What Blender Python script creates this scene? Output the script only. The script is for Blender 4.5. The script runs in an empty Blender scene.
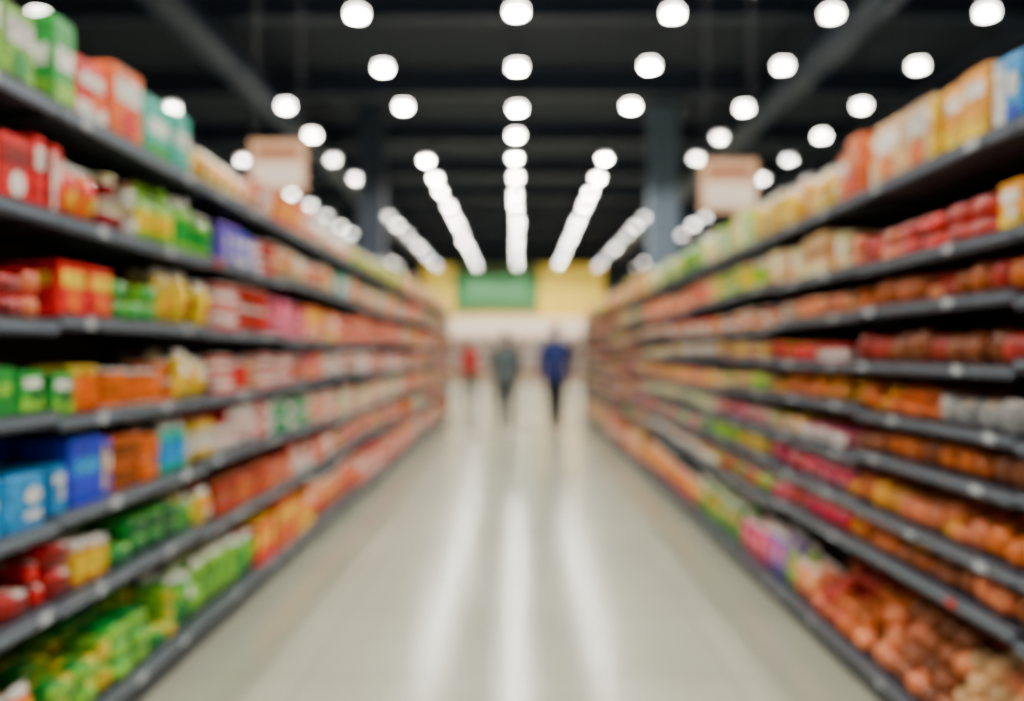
import bpy, math, random
import numpy as np
from mathutils import Vector, Matrix
rnd = random.Random(7)
F = 850.0; VPX = 518.0; CAMH = 1.38
XL = 1.455; XR = 1.39
Y0 = 0.6; Y1 = 18.6
SC = bpy.context.scene

def lin(c):
    c = c/255.0
    return c/12.92 if c <= 0.04045 else ((c+0.055)/1.055)**2.4
def rgb(r, g, b): return (lin(r), lin(g), lin(b))
def vivid(c, k=1.22, g=1.12):
    m = sum(c)/3
    return tuple(min(.95, max(.004, (m+(x-m)*k)*g)) for x in c)

# ------------------------------------------------------------ materials
def mat(name, col, rough=0.5, metal=0.0, noise=0.0, nscale=8.0, spec=0.5, emit=None, es=0.0, bump=0.0):
    m = bpy.data.materials.new(name); m.use_nodes = True
    nt = m.node_tree; b = nt.nodes['Principled BSDF']
    b.inputs['Base Color'].default_value = (*col, 1)
    b.inputs['Roughness'].default_value = rough
    b.inputs['Metallic'].default_value = metal
    b.inputs['Specular IOR Level'].default_value = spec
    if noise > 0 or bump > 0:
        tc = nt.nodes.new('ShaderNodeTexCoord'); n = nt.nodes.new('ShaderNodeTexNoise')
        n.inputs['Scale'].default_value = nscale; n.inputs['Detail'].default_value = 4
        nt.links.new(tc.outputs['Object'], n.inputs['Vector'])
        r = nt.nodes.new('ShaderNodeValToRGB')
        r.color_ramp.elements[0].position = 0.3; r.color_ramp.elements[1].position = 0.7
        r.color_ramp.elements[0].color = (*[c*(1-noise) for c in col], 1)
        r.color_ramp.elements[1].color = (*[min(1, c*(1+noise)) for c in col], 1)
        nt.links.new(n.outputs['Fac'], r.inputs['Fac']); nt.links.new(r.outputs['Color'], b.inputs['Base Color'])
        if bump > 0:
            bp = nt.nodes.new('ShaderNodeBump'); bp.inputs['Strength'].default_value = bump
            nt.links.new(n.outputs['Fac'], bp.inputs['Height']); nt.links.new(bp.outputs['Normal'], b.inputs['Normal'])
    if emit:
        b.inputs['Emission Color'].default_value = (*emit, 1)
        b.inputs['Emission Strength'].default_value = es
    return m

def product_mat(name, rough, printed=0.25, scale=38):
    m = bpy.data.materials.new(name); m.use_nodes = True
    nt = m.node_tree; b = nt.nodes['Principled BSDF']
    at = nt.nodes.new('ShaderNodeAttribute'); at.attribute_name = 'Col'
    tc = nt.nodes.new('ShaderNodeTexCoord'); v = nt.nodes.new('ShaderNodeTexVoronoi')
    v.inputs['Scale'].default_value = scale
    nt.links.new(tc.outputs['Object'], v.inputs['Vector'])
    bw = nt.nodes.new('ShaderNodeSeparateColor'); nt.links.new(v.outputs['Color'], bw.inputs['Color'])
    mr = nt.nodes.new('ShaderNodeMapRange')
    mr.inputs['To Min'].default_value = 1-printed; mr.inputs['To Max'].default_value = 1+printed*0.6
    nt.links.new(bw.outputs['Red'], mr.inputs['Value'])
    mx = nt.nodes.new('ShaderNodeVectorMath'); mx.operation = 'SCALE'
    nt.links.new(at.outputs['Color'], mx.inputs[0]); nt.links.new(mr.outputs['Result'], mx.inputs['Scale'])
    nt.links.new(mx.outputs['Vector'], b.inputs['Base Color'])
    b.inputs['Roughness'].default_value = rough
    return m

# ------------------------------------------------------------ mesh accumulator
class Acc:
    def __init__(s): s.v = []; s.n = 0; s.f = []; s.c = []; s.m = []; s.s = []
    def add(s, verts, faces, cols=None, mat=0, smooth=False):
        o = s.n; s.v.append(np.asarray(verts, float)); s.n += len(verts)
        for i, f in enumerate(faces):
            s.f.append(tuple(a+o for a in f))
            s.c.append(cols[i] if cols is not None else (1, 1, 1))
            s.m.append(mat if isinstance(mat, int) else mat[i]); s.s.append(smooth)
    def box(s, x0, x1, y0, y1, z0, z1, mat=0, bev=0.0):
        v = [(x, y, z) for z in (z0, z1) for x, y in ((x0, y0), (x1, y0), (x1, y1), (x0, y1))]
        f = [(3, 2, 1, 0), (4, 5, 6, 7), (0, 1, 5, 4), (1, 2, 6, 5), (2, 3, 7, 6), (3, 0, 4, 7)]
        s.add(v, f, None, mat)
    def obj(s, name, mats, parent=None):
        me = bpy.data.meshes.new(name)
        me.from_pydata(np.concatenate(s.v).tolist(), [], s.f)
        for m in mats: me.materials.append(m)
        me.polygons.foreach_set('material_index', s.m)
        me.polygons.foreach_set('use_smooth', s.s)
        ca = me.color_attributes.new('Col', 'FLOAT_COLOR', 'CORNER')
        lt = [len(f) for f in s.f]
        c = np.repeat(np.hstack([np.array(s.c), np.ones((len(s.c), 1))]), lt, axis=0)
        ca.data.foreach_set('color', c.ravel())
        me.update()
        ob = bpy.data.objects.new(name, me); SC.collection.objects.link(ob)
        if parent: ob.parent = parent
        return ob

def lathe(prof, seg=12, cx=0, cy=0, sc=1.0):
    v = []; f = []; sl = []
    for r, z, _ in prof:
        for i in range(seg):
            a = 2*math.pi*i/seg; v.append((cx+r*math.cos(a)*sc, cy+r*math.sin(a)*sc, z))
    for k in range(len(prof)-1):
        for i in range(seg):
            j = (i+1) % seg
            f.append((k*seg+i, k*seg+j, (k+1)*seg+j, (k+1)*seg+i)); sl.append(prof[k][2])
    return np.array(v), f, sl

def tube(pts, radii, seg=8, flat=1.0, up=(0, 0, 1)):
    pts = [Vector(p) for p in pts]; v = []; f = []
    n = len(pts)
    for k, p in enumerate(pts):
        d = (pts[min(k+1, n-1)]-pts[max(k-1, 0)]).normalized()
        a = d.cross(Vector(up))
        if a.length < 1e-3: a = d.cross(Vector((1, 0, 0)))
        a.normalize(); b = d.cross(a).normalized()
        for i in range(seg):
            t = 2*math.pi*i/seg
            v.append(tuple(p+a*math.cos(t)*radii[k]+b*math.sin(t)*radii[k]*flat))
    for k in range(n-1):
        for i in range(seg):
            j = (i+1) % seg; f.append((k*seg+i, k*seg+j, (k+1)*seg+j, (k+1)*seg+i))
    f.append(tuple(range(seg-1, -1, -1))); f.append(tuple((n-1)*seg+i for i in range(seg)))
    return v, f

# ------------------------------------------------------------ product templates (u,v,z) unit
def t_carton(layout):
    c = 0.05; ring = [(-.5+c, 0), (.5-c, 0), (.5, c), (.5, 1-c), (.5-c, 1), (-.5+c, 1), (-.5, 1-c), (-.5, c)]
    v = []
    for z, k in ((0, 1), (.975, 1), (1, .95)):
        for x, y in ring: v.append((x*k, .5+(y-.5)*k, z))
    f = []; sl = []
    for k in range(2):
        for i in range(8):
            j = (i+1) % 8; f.append((k*8+i, k*8+j, (k+1)*8+j, (k+1)*8+i)); sl.append(0)
    f.append(tuple(16+i for i in range(8))); sl.append(0 if layout != 2 else 1)
    f.append(tuple(7-i for i in range(8))); sl.append(0)
    def plate(u0, u1, z0, z1, s, e=.012):
        o = len(v)
        for uu, zz in ((u0, z0), (u1, z0), (u1, z1), (u0, z1)): v.append((uu, -e, zz))
        for uu, zz in ((u0, z0), (u1, z0), (u1, z1), (u0, z1)): v.append((uu, 0.01, zz))
        f.append((o, o+1, o+2, o+3)); sl.append(s)
        for i in range(4):
            j = (i+1) % 4; f.append((o+i, o+4+i, o+4+j, o+j)); sl.append(s)
    def sideplate(v0, v1, z0, z1, s, e=.008):
        for sg in (-1, 1):
            o = len(v)
            for vv, zz in ((v0, z0), (v1, z0), (v1, z1), (v0, z1)): v.append((sg*(.5+e), vv, zz))
            f.append((o, o+1, o+2, o+3)); sl.append(s)
    def disc(cu, cz, r, s, e=.02):
        o = len(v)
        for i in range(10):
            a = 2*math.pi*i/10; v.append((cu+r*math.cos(a), -e, cz+r*math.sin(a)*.8))
        f.append(tuple(o+i for i in range(10))); sl.append(s)
    if layout == 0:
        plate(-.42, .42, .55, .85, 1); disc(0, .3, .24, 2); sideplate(.15, .85, .58, .8, 1)
    elif layout == 1:
        plate(-.45, .45, .08, .38, 1); plate(-.35, .35, .62, .82, 3); disc(.1, .42, .2, 2, .025); sideplate(.12, .88, .1, .36, 1)
    elif layout == 2:
        plate(-.45, .45, .0, .3, 2); plate(-.38, .38, .45, .68, 1); sideplate(.1, .9, .45, .68, 1); sideplate(.05, .95, .02, .3, 2)
    else:
        plate(-.45, -.1, .1, .9, 1); disc(.18, .6, .2, 3); plate(0, .4, .15, .3, 2); sideplate(.3, .7, .15, .85, 1)
    return np.array(v), f, sl, False
def t_lathe(prof):
    v, f, s = lathe(prof, 12); v[:, 1] += .5
    return v, f, s, True
def t_pouch():
    nu, nz = 7, 9; v = []; f = []; sl = []
    for side in (-1, 1):
        for k in range(nz):
            for i in range(nu):
                u = -.5+i/(nu-1); z = k/(nz-1)
                t = .5*(max(0, math.cos(math.pi*u))**.5)*(max(0, math.sin(math.pi*min(max((z-.06)/.86, 0), 1)))**.45)
                squeeze = 1-.07*math.sin(math.pi*z)
                zz = z+(.015 if (i % 2 and k == nz-1) else 0)
                v.append((u*squeeze, .5+side*t, zz))
    for s_ in range(2):
        o = s_*nu*nz
        for k in range(nz-1):
            for i in range(nu-1):
                q = (o+k*nu+i, o+k*nu+i+1, o+(k+1)*nu+i+1, o+(k+1)*nu+i)
                f.append(q if s_ == 0 else q[::-1])
                sl.append(1 if (k in (4, 5) and 0 < i < nu-2) else (2 if k in (2, 3) and i in (2, 3) else (3 if k == nz-2 else 0)))
    return np.array(v), f, sl, True
def t_super(e=.45, lump=0.0, seed=0, seg=12, rg=8):
    r = random.Random(seed); v = []; f = []; sl = []
    sg = lambda x: math.copysign(abs(x)**e, x)
    ph = [r.uniform(0, 6.28) for _ in range(4)]
    for k in range(rg+1):
        th = -math.pi/2+math.pi*k/rg
        for i in range(seg):
            a = 2*math.pi*i/seg
            m = 1+lump*(math.sin(2*a+ph[0])*math.cos(th*2+ph[1])+.6*math.sin(3*a+ph[2]+th))
            v.append((.5*sg(math.cos(th))*sg(math.cos(a))*m, .5+.5*sg(math.cos(th))*sg(math.sin(a))*m, .5+.5*sg(math.sin(th))*m))
    for k in range(rg):
        for i in range(seg):
            j = (i+1) % seg; f.append((k*seg+i, k*seg+j, (k+1)*seg+j, (k+1)*seg+i))
            if lump: sl.append(0 if k > 1 else 1)
            else: sl.append(1 if (k in (3, 4) and 7 <= i <= 10) else (2 if k >= rg-3 and i % 4 == 1 else 0))
    return np.array(v), f, sl, True
TP = {
 'carton': [t_carton(i) for i in range(4)],
 'bottle': [t_lathe([(0, 0, 0), (.45, 0, 0), (.5, .03, 0), (.5, .22, 1), (.505, .23, 1), (.505, .52, 1), (.5, .54, 0), (.46, .64, 0), (.22, .8, 0), (.17, .86, 2), (.21, .87, 2), (.21, .99, 2), (0, 1, 2)]),
            t_lathe([(0, 0, 0), (.42, 0, 0), (.5, .05, 0), (.46, .2, 1), (.44, .3, 1), (.47, .55, 1), (.5, .62, 0), (.45, .74, 0), (.26, .84, 2), (.26, .98, 2), (0, 1, 2)])],
 'can': [t_lathe([(0, 0, 3), (.46, 0, 3), (.5, .03, 3), (.49, .07, 0), (.49, .3, 1), (.49, .7, 0), (.49, .92, 3), (.5, .96, 3), (.46, 1, 3), (.45, .98, 3), (0, .98, 3)])],
 'jar': [t_lathe([(0, 0, 0), (.42, 0, 0), (.5, .06, 0), (.5, .2, 1), (.5, .6, 1), (.5, .7, 0), (.42, .8, 2), (.45, .81, 2), (.45, .98, 2), (0, 1, 2)])],
 'pouch': [t_pouch()],
 'pack': [t_super(.4)],
 'lump': [t_super(.85, .05, i, 10, 7) for i in range(5)],
}
W_ = {'carton': (.10, .17), 'bottle': (.075, .09), 'can': (.075, .085), 'jar': (.08, .09), 'pouch': (.13, .18), 'pack': (.12, .17), 'lump': (.08, .115)}
D_ = {'carton': .16, 'bottle': .085, 'can': .08, 'jar': .085, 'pouch': .09, 'pack': .16, 'lump': .095}
COL = dict(R=rgb(210, 28, 32), D=rgb(125, 22, 26), O=rgb(242, 120, 20), Y=rgb(245, 195, 40), G=rgb(40, 145, 62), L=rgb(135, 190, 75),
           T=rgb(60, 170, 152), C=rgb(30, 150, 210), B=rgb(25, 70, 195), N=rgb(138, 80, 50), K=rgb(222, 184, 138), W=rgb(240, 238, 228),
           P=rgb(240, 128, 148), M=rgb(208, 40, 115), S=rgb(232, 138, 102), X=rgb(165, 168, 168), U=rgb(198, 110, 60), V=rgb(112, 85, 175),
           E=rgb(248, 228, 178), Z=rgb(35, 32, 36), A=rgb(216, 152, 48), F=rgb(22, 90, 48), H=rgb(176, 66, 58))
COL = {k: (vivid(c) if k not in 'WXZ' else c) for k, c in COL.items()}

def place(accs, side, kind, y, v0, z, w, d, h, cols, tpl=None, rot=0.0):
    T = tpl or rnd.choice(TP[kind]); V, f, sl, sm = T
    P = V.copy(); P[:, 0] *= w; P[:, 1] *= d; P[:, 2] *= h
    if rot:
        c, s = math.cos(rot), math.sin(rot); a = P[:, 0].copy(); b = P[:, 1]-d/2
        P[:, 0] = a*c-b*s; P[:, 1] = a*s+b*c+d/2
    Q = np.empty_like(P)
    if side < 0: Q[:, 0] = -XL-v0-P[:, 1]; Q[:, 1] = y+P[:, 0]
    else: Q[:, 0] = XR+v0+P[:, 1]; Q[:, 1] = y-P[:, 0]
    Q[:, 2] = z+P[:, 2]
    j = rnd.uniform(.6, 1.2) if kind == 'lump' else rnd.uniform(.74, 1.12)
    cc = [tuple(min(.95, x*j) for x in c) for c in cols]
    accs[kind].add(Q, f, [cc[s] for s in sl], 0, sm)

def sku(p):
    p = (p+'W')[:3] if len(p) < 3 else p[:3]
    return [COL[p[0]], COL[p[1]], COL[p[2]], COL['W']]

U0 = {'can': .115, 'jar': .12, 'pack': .08, 'lump': .075, 'pouch': .3, 'bottle': .32, 'carton': .5}
def run(accs, side, z, clear, ya, yb, kind, hf, pal, far=False):
    skus = [sku(p) for p in pal.split(',')]
    if ya > yb: ya, yb = yb, ya
    y = ya; k = rnd.randrange(len(skus))
    H = max(.06, clear*min(.97, hf))
    if hf > 1: H = clear*hf
    big = kind == 'carton' and yb < 4.7
    while y < yb-.03:
        cols = skus[k % len(skus)]; k += 1
        w = rnd.uniform(*W_[kind])*(1.45 if big else 1); d = D_[kind]*(1.2 if big else 1)
        if w > yb-y: w = max(.05, yb-y-.004)
        tpl = rnd.choice(TP[kind])
        hh = H*rnd.uniform(.8, 1.05)
        if hf <= 1: hh = min(hh, clear*.97)
        n = max(1, int(round(hh/U0[kind]))); unit = hh/n
        rows = 1 if far else 2
        if kind == 'lump': rows = 3 if not far else 2
        for _ in range(rnd.randint(1, 2) if big else rnd.randint(2, 4)):
            if y+w > yb+.01: break
            hv = unit*rnd.uniform(.96, 1.0)
            for r in range(rows):
                nn = n
                if kind in ('pack', 'can', 'jar') and n > 1 and rnd.random() < .22: nn = n-1
                for s in range(nn):
                    jx = rnd.uniform(0, .02); yy = y+w/2
                    if kind == 'lump':
                        if s == n-1 and n > 1 and r == 0 and rnd.random() < .35: continue
                        yy += rnd.uniform(-.012, .012)+(w/2 if s % 2 else 0); jx += s*.03
                        if yy+w/2 > yb+.03: continue
                        place(accs, side, kind, yy, .02+jx+r*(d+.01), z+s*unit*.86, w*1.02, d, unit*rnd.uniform(.9, 1.1), cols if rnd.random() < .7 else rnd.choice(skus), None, rnd.uniform(-.6, .6))
                    else:
                        place(accs, side, kind, yy, .02+jx+r*(d+.02), z+s*unit, w*.96, d, hv, cols, tpl, rnd.uniform(-.04, .04))
            y += w+.004
        y += .008

def p2y(side, px):
    X = (XL if side < 0 else XR)+.08
    return F*X/max(20, abs(px-VPX))

ZL = [2.16, 1.825, 1.475, 1.18, .86, .565, .15]
ZR = [2.02, 1.735, 1.53, 1.345, 1.14, .965, .765, .575, .13]
LEFT = {
 0: [(-60, 58, 'carton', 1.0, 'GWL,LWG'), (62, 130, 'carton', .86, 'OWR,RWO'), (132, 178, 'carton', .8, 'TWT,TWG'), (178, 250, 'pouch', .66, 'OYW,YOW,KOW'), (250, 305, 'carton', .72, 'OWK,OYO'), (305, 345, 'bottle', .7, 'WPW,WKW'), (345, 400, 'pouch', .7, 'LYG,YGL')],
 1: [(-60, 44, 'carton', .86, 'RWR,RDW'), (44, 88, 'pouch', .9, 'OYO,ORY'), (90, 130, 'jar', .9, 'EWN,WDE'), (130, 206, 'bottle', .95, 'LWG,LYL,LGW'), (208, 246, 'carton', .78, 'BWB,VBW'), (246, 268, 'can', .8, 'DRW,HWR'), (268, 330, 'pouch', .85, 'SOW,KSO,EWK'), (330, 400, 'carton', .8, 'TWC,KRS,OYS')],
 2: [(-60, 42, 'pack', .55, 'RSR,RDR'), (42, 98, 'carton', .8, 'RYO,ROR'), (98, 150, 'pack', .55, 'GLW,LGW'), (150, 203, 'pouch', .97, 'YAY,YYO'), (207, 262, 'can', .92, 'DHR,HRD,RWD'), (262, 300, 'pack', .85, 'HPR,MPR'), (300, 332, 'carton', .8, 'OYW'), (332, 400, 'can', .88, 'HSR,RSP')],
 3: [(-60, 57, 'carton', .7, 'GLG,GLF'), (60, 92, 'jar', .75, 'OYO,OOY'), (92, 168, 'can', .75, 'UON,OUO'), (168, 203, 'pouch', .97, 'YWA,YAO'), (207, 300, 'can', .88, 'HRN,DKR,RWH'), (300, 400, 'pack', .88, 'RWS,PSH,UWK')],
 4: [(-60, 50, 'carton', .66, 'CWC,CCW'), (50, 96, 'carton', .95, 'BYB,BCB'), (96, 150, 'jar', .78, 'UNO,UOO'), (150, 178, 'bottle', .9, 'TWF,TCW'), (178, 206, 'bottle', .85, 'YWO'), (208, 262, 'pack', .88, 'RWH,WRR'), (262, 302, 'jar', .88, 'GWF,TGW'), (302, 400, 'can', .88, 'SWR,RKK,LWG')],
 5: [(-60, 60, 'pack', .8, 'DRW,RDW'), (62, 100, 'jar', .7, 'AYW'), (100, 178, 'pack', .7, 'GLY,GFL,LGF'), (178, 206, 'pouch', .8, 'YOW,LYG'), (208, 262, 'jar', .85, 'SUH,UHN'), (262, 330, 'pack', .85, 'HSR,SWP,RSH'), (330, 400, 'pouch', .85, 'PRW,KUO')],
 6: [(-80, 34, 'pouch', .6, 'ROR,OYR'), (34, 100, 'pack', .55, 'LYG,YLG,GLY'), (100, 165, 'pack', .6, 'LYG,GLF,LGY'), (165, 250, 'pouch', .7, 'GWL,LFG,GLF'), (250, 306, 'carton', .8, 'OYR,OYY'), (306, 350, 'pouch', .8, 'RSP,OKS'), (350, 400, 'carton', .8, 'RWO,SWR')],
}
RIGHT = {
 0: [(1090, 1008, 'carton', .85, 'CWB'), (1005, 945, 'carton', .85, 'YAY,AYA'), (945, 880, 'carton', .8, 'KWO,EOW'), (880, 850, 'carton', .82, 'OSR,SWO'), (850, 795, 'pouch', .85, 'YAW,AKY'), (795, 760, 'pouch', .88, 'YYW'), (760, 720, 'carton', .8, 'LEW,EYL'), (720, 650, 'pouch', .8, 'LYW,EYW,GLY')],
 1: [(1090, 1012, 'carton', .85, 'AYW'), (1005, 860, 'pack', .62, 'RHD,HRS,HSR'), (855, 776, 'carton', .92, 'KNE,EUK'), (774, 720, 'jar', .88, 'LYK,YLW'), (720, 650, 'can', .88, 'SKW,SRK')],
 2: [(1090, 860, 'lump', .95, 'HSD,SHN,UHS'), (855, 776, 'pack', .8, 'SWK,KSR,HKS'), (774, 720, 'can', .88, 'YRK,HWE'), (720, 650, 'jar', .88, 'RKR,UWR')],
 3: [(1090, 860, 'lump', .92, 'NHU,HND,NSD'), (855, 825, 'jar', .85, 'RWR'), (824, 776, 'pack', .9, 'ORO,YRO'), (774, 720, 'can', .88, 'KYU,NKK'), (720, 650, 'pack', .88, 'LYW,SWR')],
 4: [(1090, 1012, 'pack', .85, 'WXW'), (1010, 952, 'pack', .75, 'XWX,XXK'), (950, 860, 'lump', .95, 'OAY,AUK'), (855, 776, 'lump', .9, 'UAN,AUK'), (774, 720, 'pack', .88, 'KLY,LKN'), (720, 650, 'can', .88, 'RKP,SYH')],
 5: [(1090, 860, 'lump', .92, 'USO,NHU,UNS'), (855, 776, 'pack', .88, 'PWM,YKP,LWG'), (774, 720, 'pouch', .9, 'MPW,RWP'), (720, 650, 'can', .88, 'YWG,LWR')],
 6: [(1090, 860, 'lump', .95, 'UNK,SUK,SUN,ASU'), (855, 776, 'pouch', .9, 'RPD,MRW'), (774, 720, 'pack', .88, 'YLG,GYW'), (720, 650, 'pouch', .9, 'GWL,RWM')],
 7: [(1090, 860, 'lump', .95, 'SUA,NUS,UNO,AKU'), (855, 776, 'pouch', .9, 'MPW,RMD,HRW'), (774, 720, 'pouch', .9, 'LYG,RGY'), (720, 650, 'pack', .88, 'RWS,YWO')],
 8: [(1120, 880, 'lump', .85, 'SUH,UNK,SKU,KSU,NSU'), (878, 820, 'lump', .75, 'SKU,KNS,UNK,HSK'), (820, 790, 'pouch', .6, 'LKG,SKH'), (790, 745, 'pouch', .7, 'PVS,VPK,MPK'), (745, 700, 'pouch', .75, 'GKL,LRY'), (700, 650, 'pouch', .75, 'RYW,SYR')],
}
GENL = ['RWY', 'HWS', 'DRD', 'SRK', 'OYW', 'RKP', 'UWK', 'PWM', 'KNO', 'GWL', 'YOR', 'RWO', 'SRW', 'RPN', 'TWG', 'ROY', 'NKH', 'FLW']
GENR = ['RWS', 'UNK', 'LYG', 'YKR', 'PRM', 'SKR', 'HKN', 'KYO', 'OWR', 'RWY', 'SWP', 'GWY', 'KUN', 'RSH', 'YLG', 'FGW', 'NUK', 'MWR']
PM = {'carton': product_mat('printed_card', .45, .35), 'bottle': product_mat('bottle_plastic', .25, .15), 'can': product_mat('can_print', .3, .3),
      'jar': product_mat('jar_glass_label', .25, .2), 'pouch': product_mat('foil_film', .3, .4, 26), 'pack': product_mat('wrapped_film', .32, .4, 26),
      'lump': product_mat('produce_skin', .4, .25, 50)}
NM = {'carton': 'grocery_cartons', 'bottle': 'drink_bottles', 'can': 'tin_cans', 'jar': 'food_jars', 'pouch': 'snack_pouches', 'pack': 'wrapped_food_packs', 'lump': 'bread_rolls_and_produce'}
M_metal = mat('shelf_dark_metal', rgb(52, 58, 68), .45, .2, .12, 5)
M_rail = mat('shelf_price_rail', rgb(112, 124, 140), .36, .2, .08, 4)
M_tag = mat('price_tag_card', rgb(185, 192, 198), .5, 0, .05, 20)
M_back = mat('shelf_back_panel', rgb(44, 37, 37), .7, 0, .15, 6)
M_tagr = mat('price_tag_red', rgb(200, 50, 45), .5, 0, .05, 20)
SECL = 1.28; SECR = 1.115
DEPTH = .46
for side, Z, TAB, GEN, sec, s0 in ((-1, ZL, LEFT, GENL, SECL, 2.67-2*SECL), (1, ZR, RIGHT, GENR, SECR, 3.49-3*SECR)):
    X = XL if side < 0 else XR
    RH = .030 if side < 0 else .020
    accs = {k: Acc() for k in TP}
    g = Acc()
    def bx(v0, v1, y0, y1, z0, z1, m):
        a, b = side*(X+v0), side*(X+v1); g.box(min(a, b), max(a, b), y0, y1, z0, z1, m)
    def off(i, li):
        if li in (0, len(Z)-1): return 0.0
        return [0, .012, -.012, .02, -.01][(i*3+li) % 5]
    nsec = int((Y1-s0)/sec)
    ys = [s0+i*sec for i in range(nsec+1)]
    yend = ys[-1]
    bx(DEPTH, DEPTH+.03, ys[0], yend, 0, Z[0]+.10, 3)
    bx(.04, DEPTH, ys[0], yend, 0, Z[-1]-.03, 0)
    for i, y in enumerate(ys):
        bx(DEPTH-.04, DEPTH+.04, y-.02, y+.02, 0, Z[0]+.12, 0)
        if i < nsec:
            for li, z in enumerate(Z):
                zz = z+off(i, li); a = y+.006; b = y+sec-.006
                bx(.0, DEPTH, a, b, zz-.022, zz, 0)
                bx(-.012, .004, a, b, zz-RH, zz+.006, 1)
                bx(-.010, .006, a, b, zz-RH-.012, zz-RH, 0)
                bx(-.016, -.012, a, b, zz+.003, zz+.008, 0)
                for yy in (a+.004, b-.008):
                    xa, xb = side*(X+.03), side*(X+DEPTH)
                    g.add([(xa, yy, zz-.022), (xb, yy, zz-.022), (xb, yy, zz-.10), (xa, yy, zz-.035),
                           (xa, yy+.004, zz-.022), (xb, yy+.004, zz-.022), (xb, yy+.004, zz-.10), (xa, yy+.004, zz-.035)],
                          [(0, 1, 2, 3), (7, 6, 5, 4), (0, 4, 5, 1), (1, 5, 6, 2), (2, 6, 7, 3), (3, 7, 4, 0)], None, 0)
                t = a+rnd.uniform(.05, .5)
                while t < b-.09:
                    w = rnd.choice((.045, .055, .07))
                    bx(-.017, -.012, t, t+w, zz-RH-.004, zz+.002, 2 if rnd.random() < .95 else 4)
                    t += w+rnd.uniform(.3, .9)
    bx(.0, DEPTH, yend, yend+.03, 0, Z[0]+.0, 0)
    g.obj('gondola_shelving' if side < 0 else 'gondola_shelving.001', [M_metal, M_rail, M_tag, M_back, M_tagr])
    for li, z in enumerate(Z):
        clear0 = .34 if li == 0 else Z[li-1]-z-.05
        ent = [(min(p2y(side, a), p2y(side, b)), max(p2y(side, a), p2y(side, b)), k, h, p) for a, b, k, h, p in TAB[li]]
        ymax = max(e[1] for e in ent); ymin = min(e[0] for e in ent)
        y = ymax
        while y < yend-.15:
            L = rnd.uniform(.35, .8)
            k = rnd.choice(['carton', 'carton', 'can', 'jar', 'pouch', 'pack', 'bottle'])
            gen = GEN if li != 0 else ['LYW', 'YOW', 'KOE', 'WPK', 'OYY', 'GYL', 'SOW', 'WKW']
            ent.append((y, min(y+L, yend-.03), k, rnd.uniform(.72, .95), rnd.choice(gen)+','+rnd.choice(gen))); y += L
        y = .75
        while y < ymin-.1:
            L = rnd.uniform(.35, .7); ent.append((y, min(y+L, ymin), rnd.choice(['carton', 'pack', 'jar']), .75, rnd.choice(GEN))); y += L
        for (a, b, k, h, p) in ent:
            for i in range(nsec):
                sa = max(a, ys[i]+.02); sb = min(b, ys[i+1]-.02)
                if sb-sa < .06: continue
                o = off(i, li)
                run(accs, side, z+o+.001, clear0-.02, sa, sb, k, h, p, far=(sa > 6))
    par = bpy.data.objects.new('shelf_groceries' if side < 0 else 'shelf_groceries.001', None); SC.collection.objects.link(par)
    for k, a in accs.items():
        if a.n: a.obj(NM[k]+('' if side < 0 else '.001'), [PM[k]], par)

# ------------------------------------------------------------ room
def simple(name, x0, x1, y0, y1, z0, z1, m):
    a = Acc(); a.box(x0, x1, y0, y1, z0, z1, 0); return a.obj(name, [m])
def floor_mat():
    m = bpy.data.materials.new('polished_floor_tile'); m.use_nodes = True; nt = m.node_tree; b = nt.nodes['Principled BSDF']
    tc = nt.nodes.new('ShaderNodeTexCoord'); br = nt.nodes.new('ShaderNodeTexBrick')
    br.offset = 0; br.inputs['Scale'].default_value = 1.0; br.inputs['Brick Width'].default_value = .9; br.inputs['Row Height'].default_value = .9
    br.inputs['Mortar Size'].default_value = .006; br.inputs['Color1'].default_value = (*rgb(172, 174, 154), 1)
    br.inputs['Color2'].default_value = (*rgb(166, 169, 150), 1); br.inputs['Mortar'].default_value = (*rgb(148, 150, 134), 1)
    nt.links.new(tc.outputs['Object'], br.inputs['Vector'])
    n = nt.nodes.new('ShaderNodeTexNoise'); n.inputs['Scale'].default_value = 1.3; n.inputs['Detail'].default_value = 6
    nt.links.new(tc.outputs['Object'], n.inputs['Vector'])
    mr = nt.nodes.new('ShaderNodeMapRange'); mr.inputs['To Min'].default_value = .84; mr.inputs['To Max'].default_value = 1.1
    nt.links.new(n.outputs['Fac'], mr.inputs['Value'])
    vm = nt.nodes.new('ShaderNodeVectorMath'); vm.operation = 'SCALE'
    nt.links.new(br.outputs['Color'], vm.inputs[0]); nt.links.new(mr.outputs['Result'], vm.inputs['Scale'])
    nt.links.new(vm.outputs['Vector'], b.inputs['Base Color'])
    r2 = nt.nodes.new('ShaderNodeMapRange'); r2.inputs['To Min'].default_value = .13; r2.inputs['To Max'].default_value = .22
    nt.links.new(n.outputs['Fac'], r2.inputs['Value']); nt.links.new(r2.outputs['Result'], b.inputs['Roughness'])
    b.inputs['Specular IOR Level'].default_value = .8
    return m
simple('floor', -14, 14, -5, 44, -.1, 0, floor_mat())
M_ceil = mat('ceiling_dark_paint', rgb(18, 28, 44), .8, 0, .15, 1.2)
M_wall = mat('wall_dark_paint', rgb(28, 36, 48), .8, 0, .1, 1)
simple('ceiling', -14, 14, -5, 44, 7.1, 7.3, M_ceil)
simple('wall_left', -14.2, -14, -5, 44, 0, 7.1, M_wall)
simple('wall_right', 14, 14.2, -5, 44, 0, 7.1, M_wall)
simple('wall_back', -14, 14, 44, 44.2, 0, 7.1, M_wall)
simple('wall_front', -14, 14, -5.2, -5, 0, 7.1, M_wall)
a = Acc()
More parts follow.
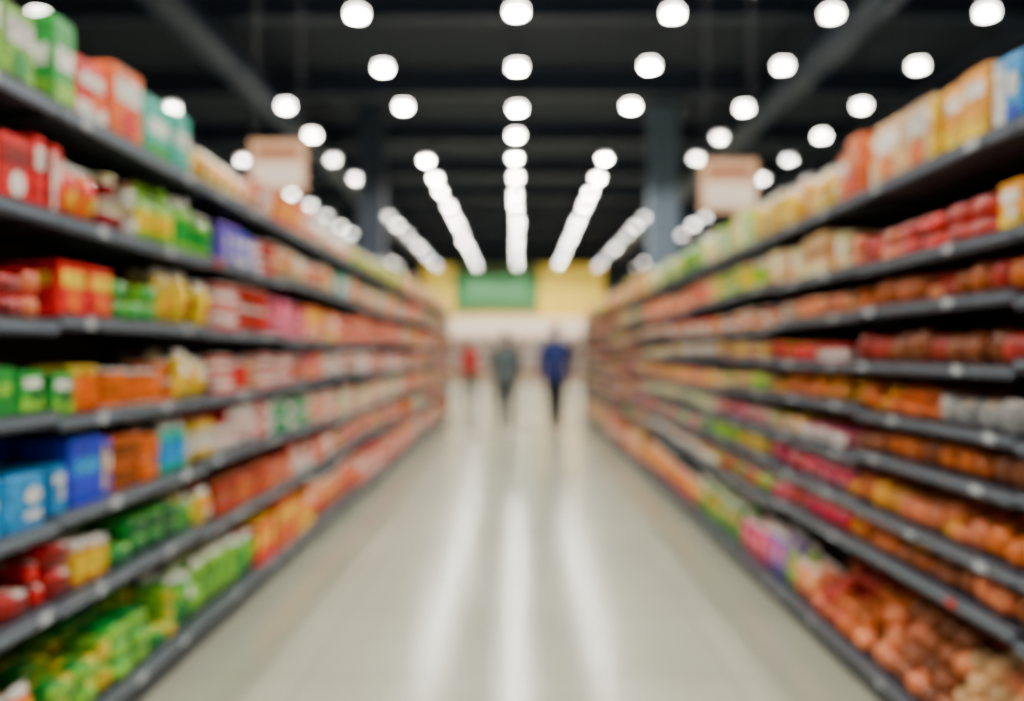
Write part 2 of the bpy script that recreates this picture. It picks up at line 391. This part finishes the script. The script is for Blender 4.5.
for i in range(12):
    y = -2.5+i*4
    a.box(-14, 14, y-.12, y+.12, 7.04, 7.1, 0); a.box(-14, 14, y-.02, y+.02, 6.72, 7.04, 0); a.box(-14, 14, y-.12, y+.12, 6.66, 6.72, 0)
for x in (-8, 8):
    a.box(x-.06, x+.06, -5, 44, 6.5, 6.66, 0)
a.obj('ceiling_beams', [mat('beam_dark_steel', rgb(36, 46, 64), .55, .2, .1, 2)])
M_duct = mat('duct_metal', rgb(48, 60, 78), .5, .3, .1, 3)
for n, x in enumerate((-4.8, 4.9)):
    a = Acc()
    yy = np.arange(-4, 43.5, 1.5)
    v, f = tube([(x, y, 6.2) for y in yy], [.27]*len(yy), 20)
    a.add(v, f, None, 0, True)
    for y in np.arange(-4, 43, 3.0):
        v, f = tube([(x, y-.03, 6.2), (x, y+.03, 6.2)], [.295, .295], 20); a.add(v, f, None, 0, False)
        a.box(x-.015, x+.015, y-.01, y+.01, 6.45, 6.67, 0)
    a.obj('air_duct'+('' if n == 0 else '.001'), [M_duct])
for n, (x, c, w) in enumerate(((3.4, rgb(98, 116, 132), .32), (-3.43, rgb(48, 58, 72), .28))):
    a = Acc()
    a.box(x-w, x+w, 20-w, 20+w, 0, 7.1, 0); a.box(x-w-.05, x+w+.05, 20-w-.05, 20+w+.05, 0, .25, 0); a.box(x-w-.06, x+w+.06, 20-w-.06, 20+w+.06, 6.95, 7.1, 0)
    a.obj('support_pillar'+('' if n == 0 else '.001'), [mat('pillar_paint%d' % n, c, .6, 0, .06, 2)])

# ------------------------------------------------------------ pendant lamps: disc added to light the room, recessed in the ring seen as the lamp
M_house = mat('lamp_housing', rgb(45, 47, 52), .5, .5, .05, 10)
def emis(name, st):
    return mat(name, (1, 1, 1), .5, emit=(1.0, .945, .85), es=st)
ME = [emis('lamp_downlight', 760), emis('lamp_ring_bright', 26), emis('lamp_ring', 5.5), emis('lamp_ring_dim', 2.2), emis('lamp_ring_faint', 1.0)]
HC = 4.2; a = Acc()
missing = {(-2, 0), (-2, 1), (2, 5), (-1, 3), (1, 3), (-3, 1), (-3, 3)}
dim = {(2, 3), (-3, 2), (-2, 5), (2, 8), (-2, 7)}
for r in range(-3, 4):
    for k in range(-6, 17):
        if (r, k) in missing: continue
        x = r*1.97-.04+rnd.uniform(-.04, .04); y = 10.6+k*1.97+rnd.uniform(-.1, .1); z = CAMH+HC+rnd.uniform(-.03, .03)
        if (r, k) in dim: ring = 4
        elif k < 4: ring = 2
        elif abs(r) >= 2: ring = (3, 4, 5)[k % 3]
        else: ring = 3 if k % 2 else 4
        zd = z-.018 if abs(r) < 2 else z+.02      # disc lowered in the middle rows so low-angle light streaks the floor
        v, f, s = lathe([(0, zd, 0), (.088, zd, 0)], 12, x, y); a.add(v, f, None, 1, False)
        v, f, s = lathe([(.09, z+.05, 0), (.09, z-.03, 0), (.10, z-.035, 0), (.104, z-.02, 0), (.104, z+.05, 0)], 16, x, y)
        a.add(v, f, None, ring, True)
        v, f, s = lathe([(.104, z+.05, 0), (.115, z+.052, 0), (.11, z+.07, 0), (.06, z+.13, 0), (.03, z+.17, 0), (.0, z+.175, 0)], 14, x, y)
        a.add(v, f, None, 0, True)
        a.box(x-.006, x+.006, y-.006, y+.006, z+.17, 7.1, 0)
a.obj('pendant_lamps', [M_house]+ME)

# ------------------------------------------------------------ back wall shopfront
M_y = mat('fascia_yellow', rgb(245, 208, 70), .6, 0, .05, 1, emit=rgb(255, 215, 80), es=.42); M_ol = mat('fascia_olive', rgb(130, 145, 90), .6, 0, .05, 1)  # small emission added to the yellow panels to brighten them
a = Acc()
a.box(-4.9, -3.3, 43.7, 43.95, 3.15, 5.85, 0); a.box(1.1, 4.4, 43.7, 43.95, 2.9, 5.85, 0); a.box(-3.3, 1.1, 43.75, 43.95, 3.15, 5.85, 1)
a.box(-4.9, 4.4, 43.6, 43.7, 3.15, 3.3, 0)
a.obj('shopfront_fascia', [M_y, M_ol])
a = Acc(); a.box(-3.2, 1.0, 43.55, 43.72, 3.85, 5.2, 0); a.box(-2.7, .5, 43.5, 43.55, 4.3, 4.75, 1)
a.box(-3.28, 1.08, 43.53, 43.6, 5.2, 5.28, 1); a.box(-3.28, 1.08, 43.53, 43.6, 3.77, 3.85, 1)
a.obj('green_sign_board', [mat('sign_green', rgb(60, 140, 85), .5, emit=rgb(60, 145, 85), es=.3), mat('sign_pale', rgb(120, 180, 130), .5)])
a = Acc()
a.box(-7, 7, 42.9, 43.5, 2.2, 3.1, 1); a.box(-7, 7, 43.55, 43.7, 0, 2.3, 0); a.box(-7, 7, 42.7, 43.6, 0, .45, 0)
for i in range(11):
    x = -7+i*1.4; a.box(x-.04, x+.04, 42.85, 43.6, .45, 2.3, 0)
for z in (.45, .9, 1.35, 1.8): a.box(-7, 7, 42.9, 43.55, z, z+.03, 2)
case = a.obj('refrigerated_display_case', [mat('case_body', rgb(160, 120, 90), .5, 0, .03, 2), mat('case_lit_header', rgb(240, 212, 185), .5, emit=(1, .88, .74), es=.6), mat('case_shelf', rgb(160, 150, 135), .4)])
a = Acc()
for z in (.48, .93, 1.38, 1.83):
    x = -6.9
    while x < 6.8:
        c = COL[rnd.choice('SKNRUEPNUO')]; w = rnd.uniform(.12, .2)
        if abs(((x+7+w/2) % 1.4)) > .12 and abs(((x+7+w/2) % 1.4)-1.4) > .12:
            V, f, sl, sm = TP['pack'][0]; P = V.copy(); P *= (w, .4, .32); P += (x+w/2, 42.95, z)
            a.add(P, f, [c if s != 1 else COL['W'] for s in sl], 0, True)
        x += w+.01
a.obj('chilled_food_packs', [PM['pack']], case)

# ------------------------------------------------------------ hanging category signs
for n, (x, y, zc) in enumerate(((-2.26, 8.0, 3.13), (1.98, 8.0, 2.94))):
    a = Acc(); w, h = .26, .24
    a.box(x-w, x+w, y-.03, y+.03, zc-h, zc+h, 0)
    a.box(x-w+.03, x+w-.03, y-.036, y-.03, zc-h+.05, zc+.02, 1); a.box(x-w+.06, x+w-.06, y-.036, y-.03, zc+.08, zc+.17, 2)
    for s in (-1, 1): a.box(x+s*(w-.05)-.004, x+s*(w-.05)+.004, y-.004, y+.004, zc+h, 7.1, 3)
    a.obj('hanging_category_sign'+('' if n == 0 else '.001'), [mat('sign_board%d' % n, rgb(225, 175, 135), .6), mat('sign_panel%d' % n, rgb(250, 232, 212), .6), mat('sign_text%d' % n, rgb(165, 95, 62), .6), M_house])

# ------------------------------------------------------------ people
def person(name, loc, yaw, height, top, trousers, skin, haircol, stride=.2, coat=1.0, female=False):
    mats = [mat(name+'_top', top, .85, 0, .12, 14, bump=.25), mat(name+'_trousers', trousers, .85, 0, .12, 14, bump=.2), mat(name+'_skin', skin, .5, 0, .04, 12),
            mat(name+'_hair', haircol, .7, 0, .2, 40), mat(name+'_shoes', rgb(30, 28, 28), .5, 0, .1, 9), mat(name+'_eye', rgb(240, 240, 240), .2), mat(name+'_lips', rgb(170, 85, 80), .5)]
    sh = .17 if female else .195
    V = []; R = []; E = []
    def n(p, r, par=None):
        V.append(p); R.append(r if isinstance(r, tuple) else (r, r))
        if par is not None: E.append((par, len(V)-1))
        return len(V)-1
    pel = n((0, 0, .93), (.165*coat, .125*coat))
    wa = n((0, -.005, 1.08), (.150*coat, .115*coat), pel)
    ch = n((0, .0, 1.25), (.172*coat, .125*coat), wa)
    uc = n((0, .01, 1.385), (.14, .105), ch)
    nk = n((0, .012, 1.475), (.06, .06), uc); n((0, -.003, 1.56), (.055, .058), nk)
    hands = []
    for s in (-1, 1):
        f = s*stride
        a_ = n((s*sh*.62, .01, 1.405), (.08, .075), uc)
        b_ = n((s*sh*1.02, .01, 1.385), (.072, .068), a_)
        c_ = n((s*(sh+.055), .01+f*.3, 1.12), (.054, .054), b_)
        w_ = n((s*(sh+.06), -.07+f*.9, .89), (.036, .036), c_)
        hands.append((s, Vector(V[c_]), Vector(V[w_])))
        h_ = n((s*.09, 0, .86), (.115, .115), pel)
        k_ = n((s*.085, -f*.75-.03, .49), (.078, .078), h_)
        if f > 0: an = n((s*.075, -f*1.15, .095), (.056, .058), k_)
        else: an = n((s*.075, -f*1.45, .11), (.056, .058), k_)
        he = V[an]
        n((s*.08, he[1]-.1, .048), (.045, .038), an); n((s*.085, he[1]-.17, .04), (.036, .032), len(V)-1)
        n((s*.075, he[1]+.035, .048), (.04, .042), an)
    me = bpy.data.meshes.new(name+'_sk'); me.from_pydata(V, E, []); ob = bpy.data.objects.new(name+'_sk', me); SC.collection.objects.link(ob)
    m = ob.modifiers.new('Skin', 'SKIN'); m.use_smooth_shade = True
    sk = me.skin_vertices[0].data
    for i, r in enumerate(R): sk[i].radius = r; sk[i].use_root = (i == 0)
    sb = ob.modifiers.new('Sub', 'SUBSURF'); sb.levels = 2; sb.render_levels = 2
    bpy.context.view_layer.update()
    dg = bpy.context.evaluated_depsgraph_get(); ev = ob.evaluated_get(dg); em = ev.to_mesh()
    verts = [tuple(v.co) for v in em.vertices]; faces = [tuple(p.vertices) for p in em.polygons]; cen = [tuple(p.center) for p in em.polygons]
    ev.to_mesh_clear(); bpy.data.objects.remove(ob)
    mi = []
    hem = .84 if coat > 1.0 else .93
    for c in cen:
        x, y, z = c
        if z < .10: mi.append(4)
        elif z > 1.49: mi.append(2)
        elif abs(x) > sh+.025 and .80 < z < .915: mi.append(2)
        elif z > hem or (abs(x) > sh+.025 and z > .8): mi.append(0)
        else: mi.append(1)
    a = Acc(); a.add(verts, faces, None, mi, True)
    a.add(*lathe_ell([(.150*coat, .96), (.166*coat, .92), (.170*coat, hem-.02), (.160*coat, hem-.025)], .78), None, 0, True)
    a.add(*lathe_ell([(.072, 1.455), (.076, 1.485), (.068, 1.51), (.062, 1.50)], 1.0, .01), None, 0, True)
    for s, el, wr in hands:
        d = (wr-el).normalized(); fwd = Vector((0, -1, 0)); fwd = (fwd-d*fwd.dot(d)).normalized(); inw = Vector((-s, 0, 0))
        inw = (inw-d*inw.dot(d)).normalized()
        v, f = tube([wr-d*.02, wr+d*.02, wr+d*.06, wr+d*.095], [.024, .034, .042, .038], 10, .42, inw); a.add(v, f, None, 2, True)
        v, f = tube([wr-d*.05, wr-d*.0], [.040, .039], 12); a.add(v, f, None, 0, True)
        for q, L in ((-1.5, .062), (-.5, .075), (.5, .08), (1.5, .07)):
            b0 = wr+d*.088+fwd*q*.019
            p1 = b0+d*L*.45+inw*.006; p2 = p1+d*L*.3+inw*.014; p3 = p2+d*L*.22+inw*.018
            v, f = tube([b0-d*.012, p1, p2, p3], [.0095, .009, .0082, .0062], 7); a.add(v, f, None, 2, True)
        t0 = wr+d*.03+fwd*.03; t1 = t0+d*.03+fwd*.022+inw*.006; t2 = t1+d*.03+fwd*.006+inw*.01
        v, f = tube([t0-fwd*.012, t1, t2], [.013, .011, .008], 7); a.add(v, f, None, 2, True)
    hv = []; hf = []; seg, rg = 28, 20; hz = 1.645
    for k in range(rg+1):
        th = -math.pi/2+math.pi*k/rg
        for i in range(seg):
            t = 2*math.pi*i/seg; x = math.cos(th)*math.cos(t); y = math.cos(th)*math.sin(t); z = math.sin(th)
            sx = .076*(1-.28*max(0, -z)**1.3); sy = .095; yy = y*sy
            if z < 0 and y > 0: yy *= 1-.35*(-z)
            front = max(0, -y)
            nose = math.exp(-((x/.16)**2))*math.exp(-(((z+.17)/.17)**2))*front*.022
            eye = (math.exp(-(((abs(x)-.42)/.18)**2)))*math.exp(-(((z-.03)/.12)**2))*front*.008
            chin = math.exp(-((x/.4)**2))*math.exp(-(((z+.8)/.2)**2))*front*.012
            lips = math.exp(-((x/.28)**2))*math.exp(-(((z+.48)/.07)**2))*front*.005
            hv.append((x*sx, yy-nose+eye-chin-lips, hz+z*.118))
    for k in range(rg):
        for i in range(seg):
            j = (i+1) % seg; hf.append((k*seg+i, k*seg+j, (k+1)*seg+j, (k+1)*seg+i))
    hm = []
    for q in hf:
        c = np.mean([hv[i] for i in q], axis=0)
        hm.append(6 if (c[1] < -.07 and abs(c[0]) < .024 and abs(c[2]-(hz-.056)) < .007) else 2)
    a.add(hv, hf, None, hm, True)
    for s in (-1, 1):
        v, f = tube([(s*.028, -.078, hz+.004), (s*.028, -.086, hz+.004)], [.011, .007], 10); a.add(v, f, None, 5, True)
        v, f = tube([(s*.028, -.085, hz+.004), (s*.028, -.0885, hz+.004)], [.005, .0045], 8); a.add(v, f, None, 3, True)
        v, f = tube([(s*.012, -.091, hz+.026), (s*.045, -.080, hz+.028)], [.004, .003], 6); a.add(v, f, None, 3, True)
        v, f = tube([(s*.070, .005, hz-.035), (s*.083, .012, hz-.012), (s*.086, .018, hz+.012), (s*.074, .012, hz+.028)], [.008, .012, .013, .007], 8); a.add(v, f, None, 2, True)
    hv2 = []; hf2 = []
    for k in range(rg+1):
        th = -math.pi/2+math.pi*k/rg
        for i in range(seg):
            t = 2*math.pi*i/seg; x = math.cos(th)*math.cos(t); y = math.cos(th)*math.sin(t); z = math.sin(th)
            wob = 1+.02*math.sin(7*t+3*th)
            zz = hz+z*.131
            if female and z < 0 and y > -.1: zz = hz+z*.2
            hv2.append((x*.088*wob, y*.107*wob+.008, zz))
    for k in range(rg):
        for i in range(seg):
            j = (i+1) % seg; q = (k*seg+i, k*seg+j, (k+1)*seg+j, (k+1)*seg+i)
            th = -math.pi/2+math.pi*(k+.5)/rg; t = 2*math.pi*(i+.5)/seg; y = math.cos(th)*math.sin(t); z = math.sin(th)
            lim = .45 if y < -.25 else (-.1 if y < .1 else (-.85 if female else -.5))
            if z > lim: hf2.append(q)
    a.add(hv2, hf2, None, 3, True)
    o = a.obj(name, mats)
    sc = height/1.765
    o.matrix_world = Matrix.Translation(loc) @ Matrix.Rotation(yaw, 4, 'Z') @ Matrix.Scale(sc, 4)
    return o
def lathe_ell(prof, ky, cy=0.0, seg=20):
    v = []; f = []
    for r, z in prof:
        for i in range(seg):
            t = 2*math.pi*i/seg; v.append((r*math.cos(t), cy+r*ky*math.sin(t), z))
    for k in range(len(prof)-1):
        for i in range(seg):
            j = (i+1) % seg; f.append((k*seg+i, k*seg+j, (k+1)*seg+j, (k+1)*seg+i))
    return v, f
person('shopper_in_blue_jacket', (.66, 15.0, 0), math.pi-.15, 1.88, rgb(18, 36, 95), rgb(12, 16, 28), rgb(160, 100, 78), rgb(30, 25, 24), .18, 1.25)
person('shopper_in_grey_top', (-.22, 14.8, 0), math.pi+.2, 1.76, rgb(74, 86, 88), rgb(12, 18, 30), rgb(165, 110, 88), rgb(50, 38, 32), .12, 1.18)
person('shopper_in_red_top', (-1.32, 23.5, 0), .4, 1.76, rgb(165, 30, 28), rgb(16, 20, 34), rgb(175, 115, 90), rgb(45, 30, 25), .12, 1.25, True)

# ------------------------------------------------------------ world + camera
w = bpy.data.worlds.new('World'); SC.world = w; w.use_nodes = True
w.node_tree.nodes['Background'].inputs[0].default_value = (.5, .6, .8, 1); w.node_tree.nodes['Background'].inputs[1].default_value = .05
cam = bpy.data.cameras.new('camera'); co = bpy.data.objects.new('camera', cam); SC.collection.objects.link(co)
cam.sensor_width = 36; cam.lens = F/1024*36
yaw = math.atan((VPX-512)/F); pit = math.atan((352-350.5)/F)
co.location = (0, 0, CAMH); co.rotation_euler = (math.pi/2+pit, 0, yaw)
cam.clip_end = 200
cam.dof.use_dof = True; FD = .9; cam.dof.focus_distance = FD
B = 19.0; A = B*FD/F; cam.dof.aperture_fstop = (cam.lens/1000)/A
SC.camera = co
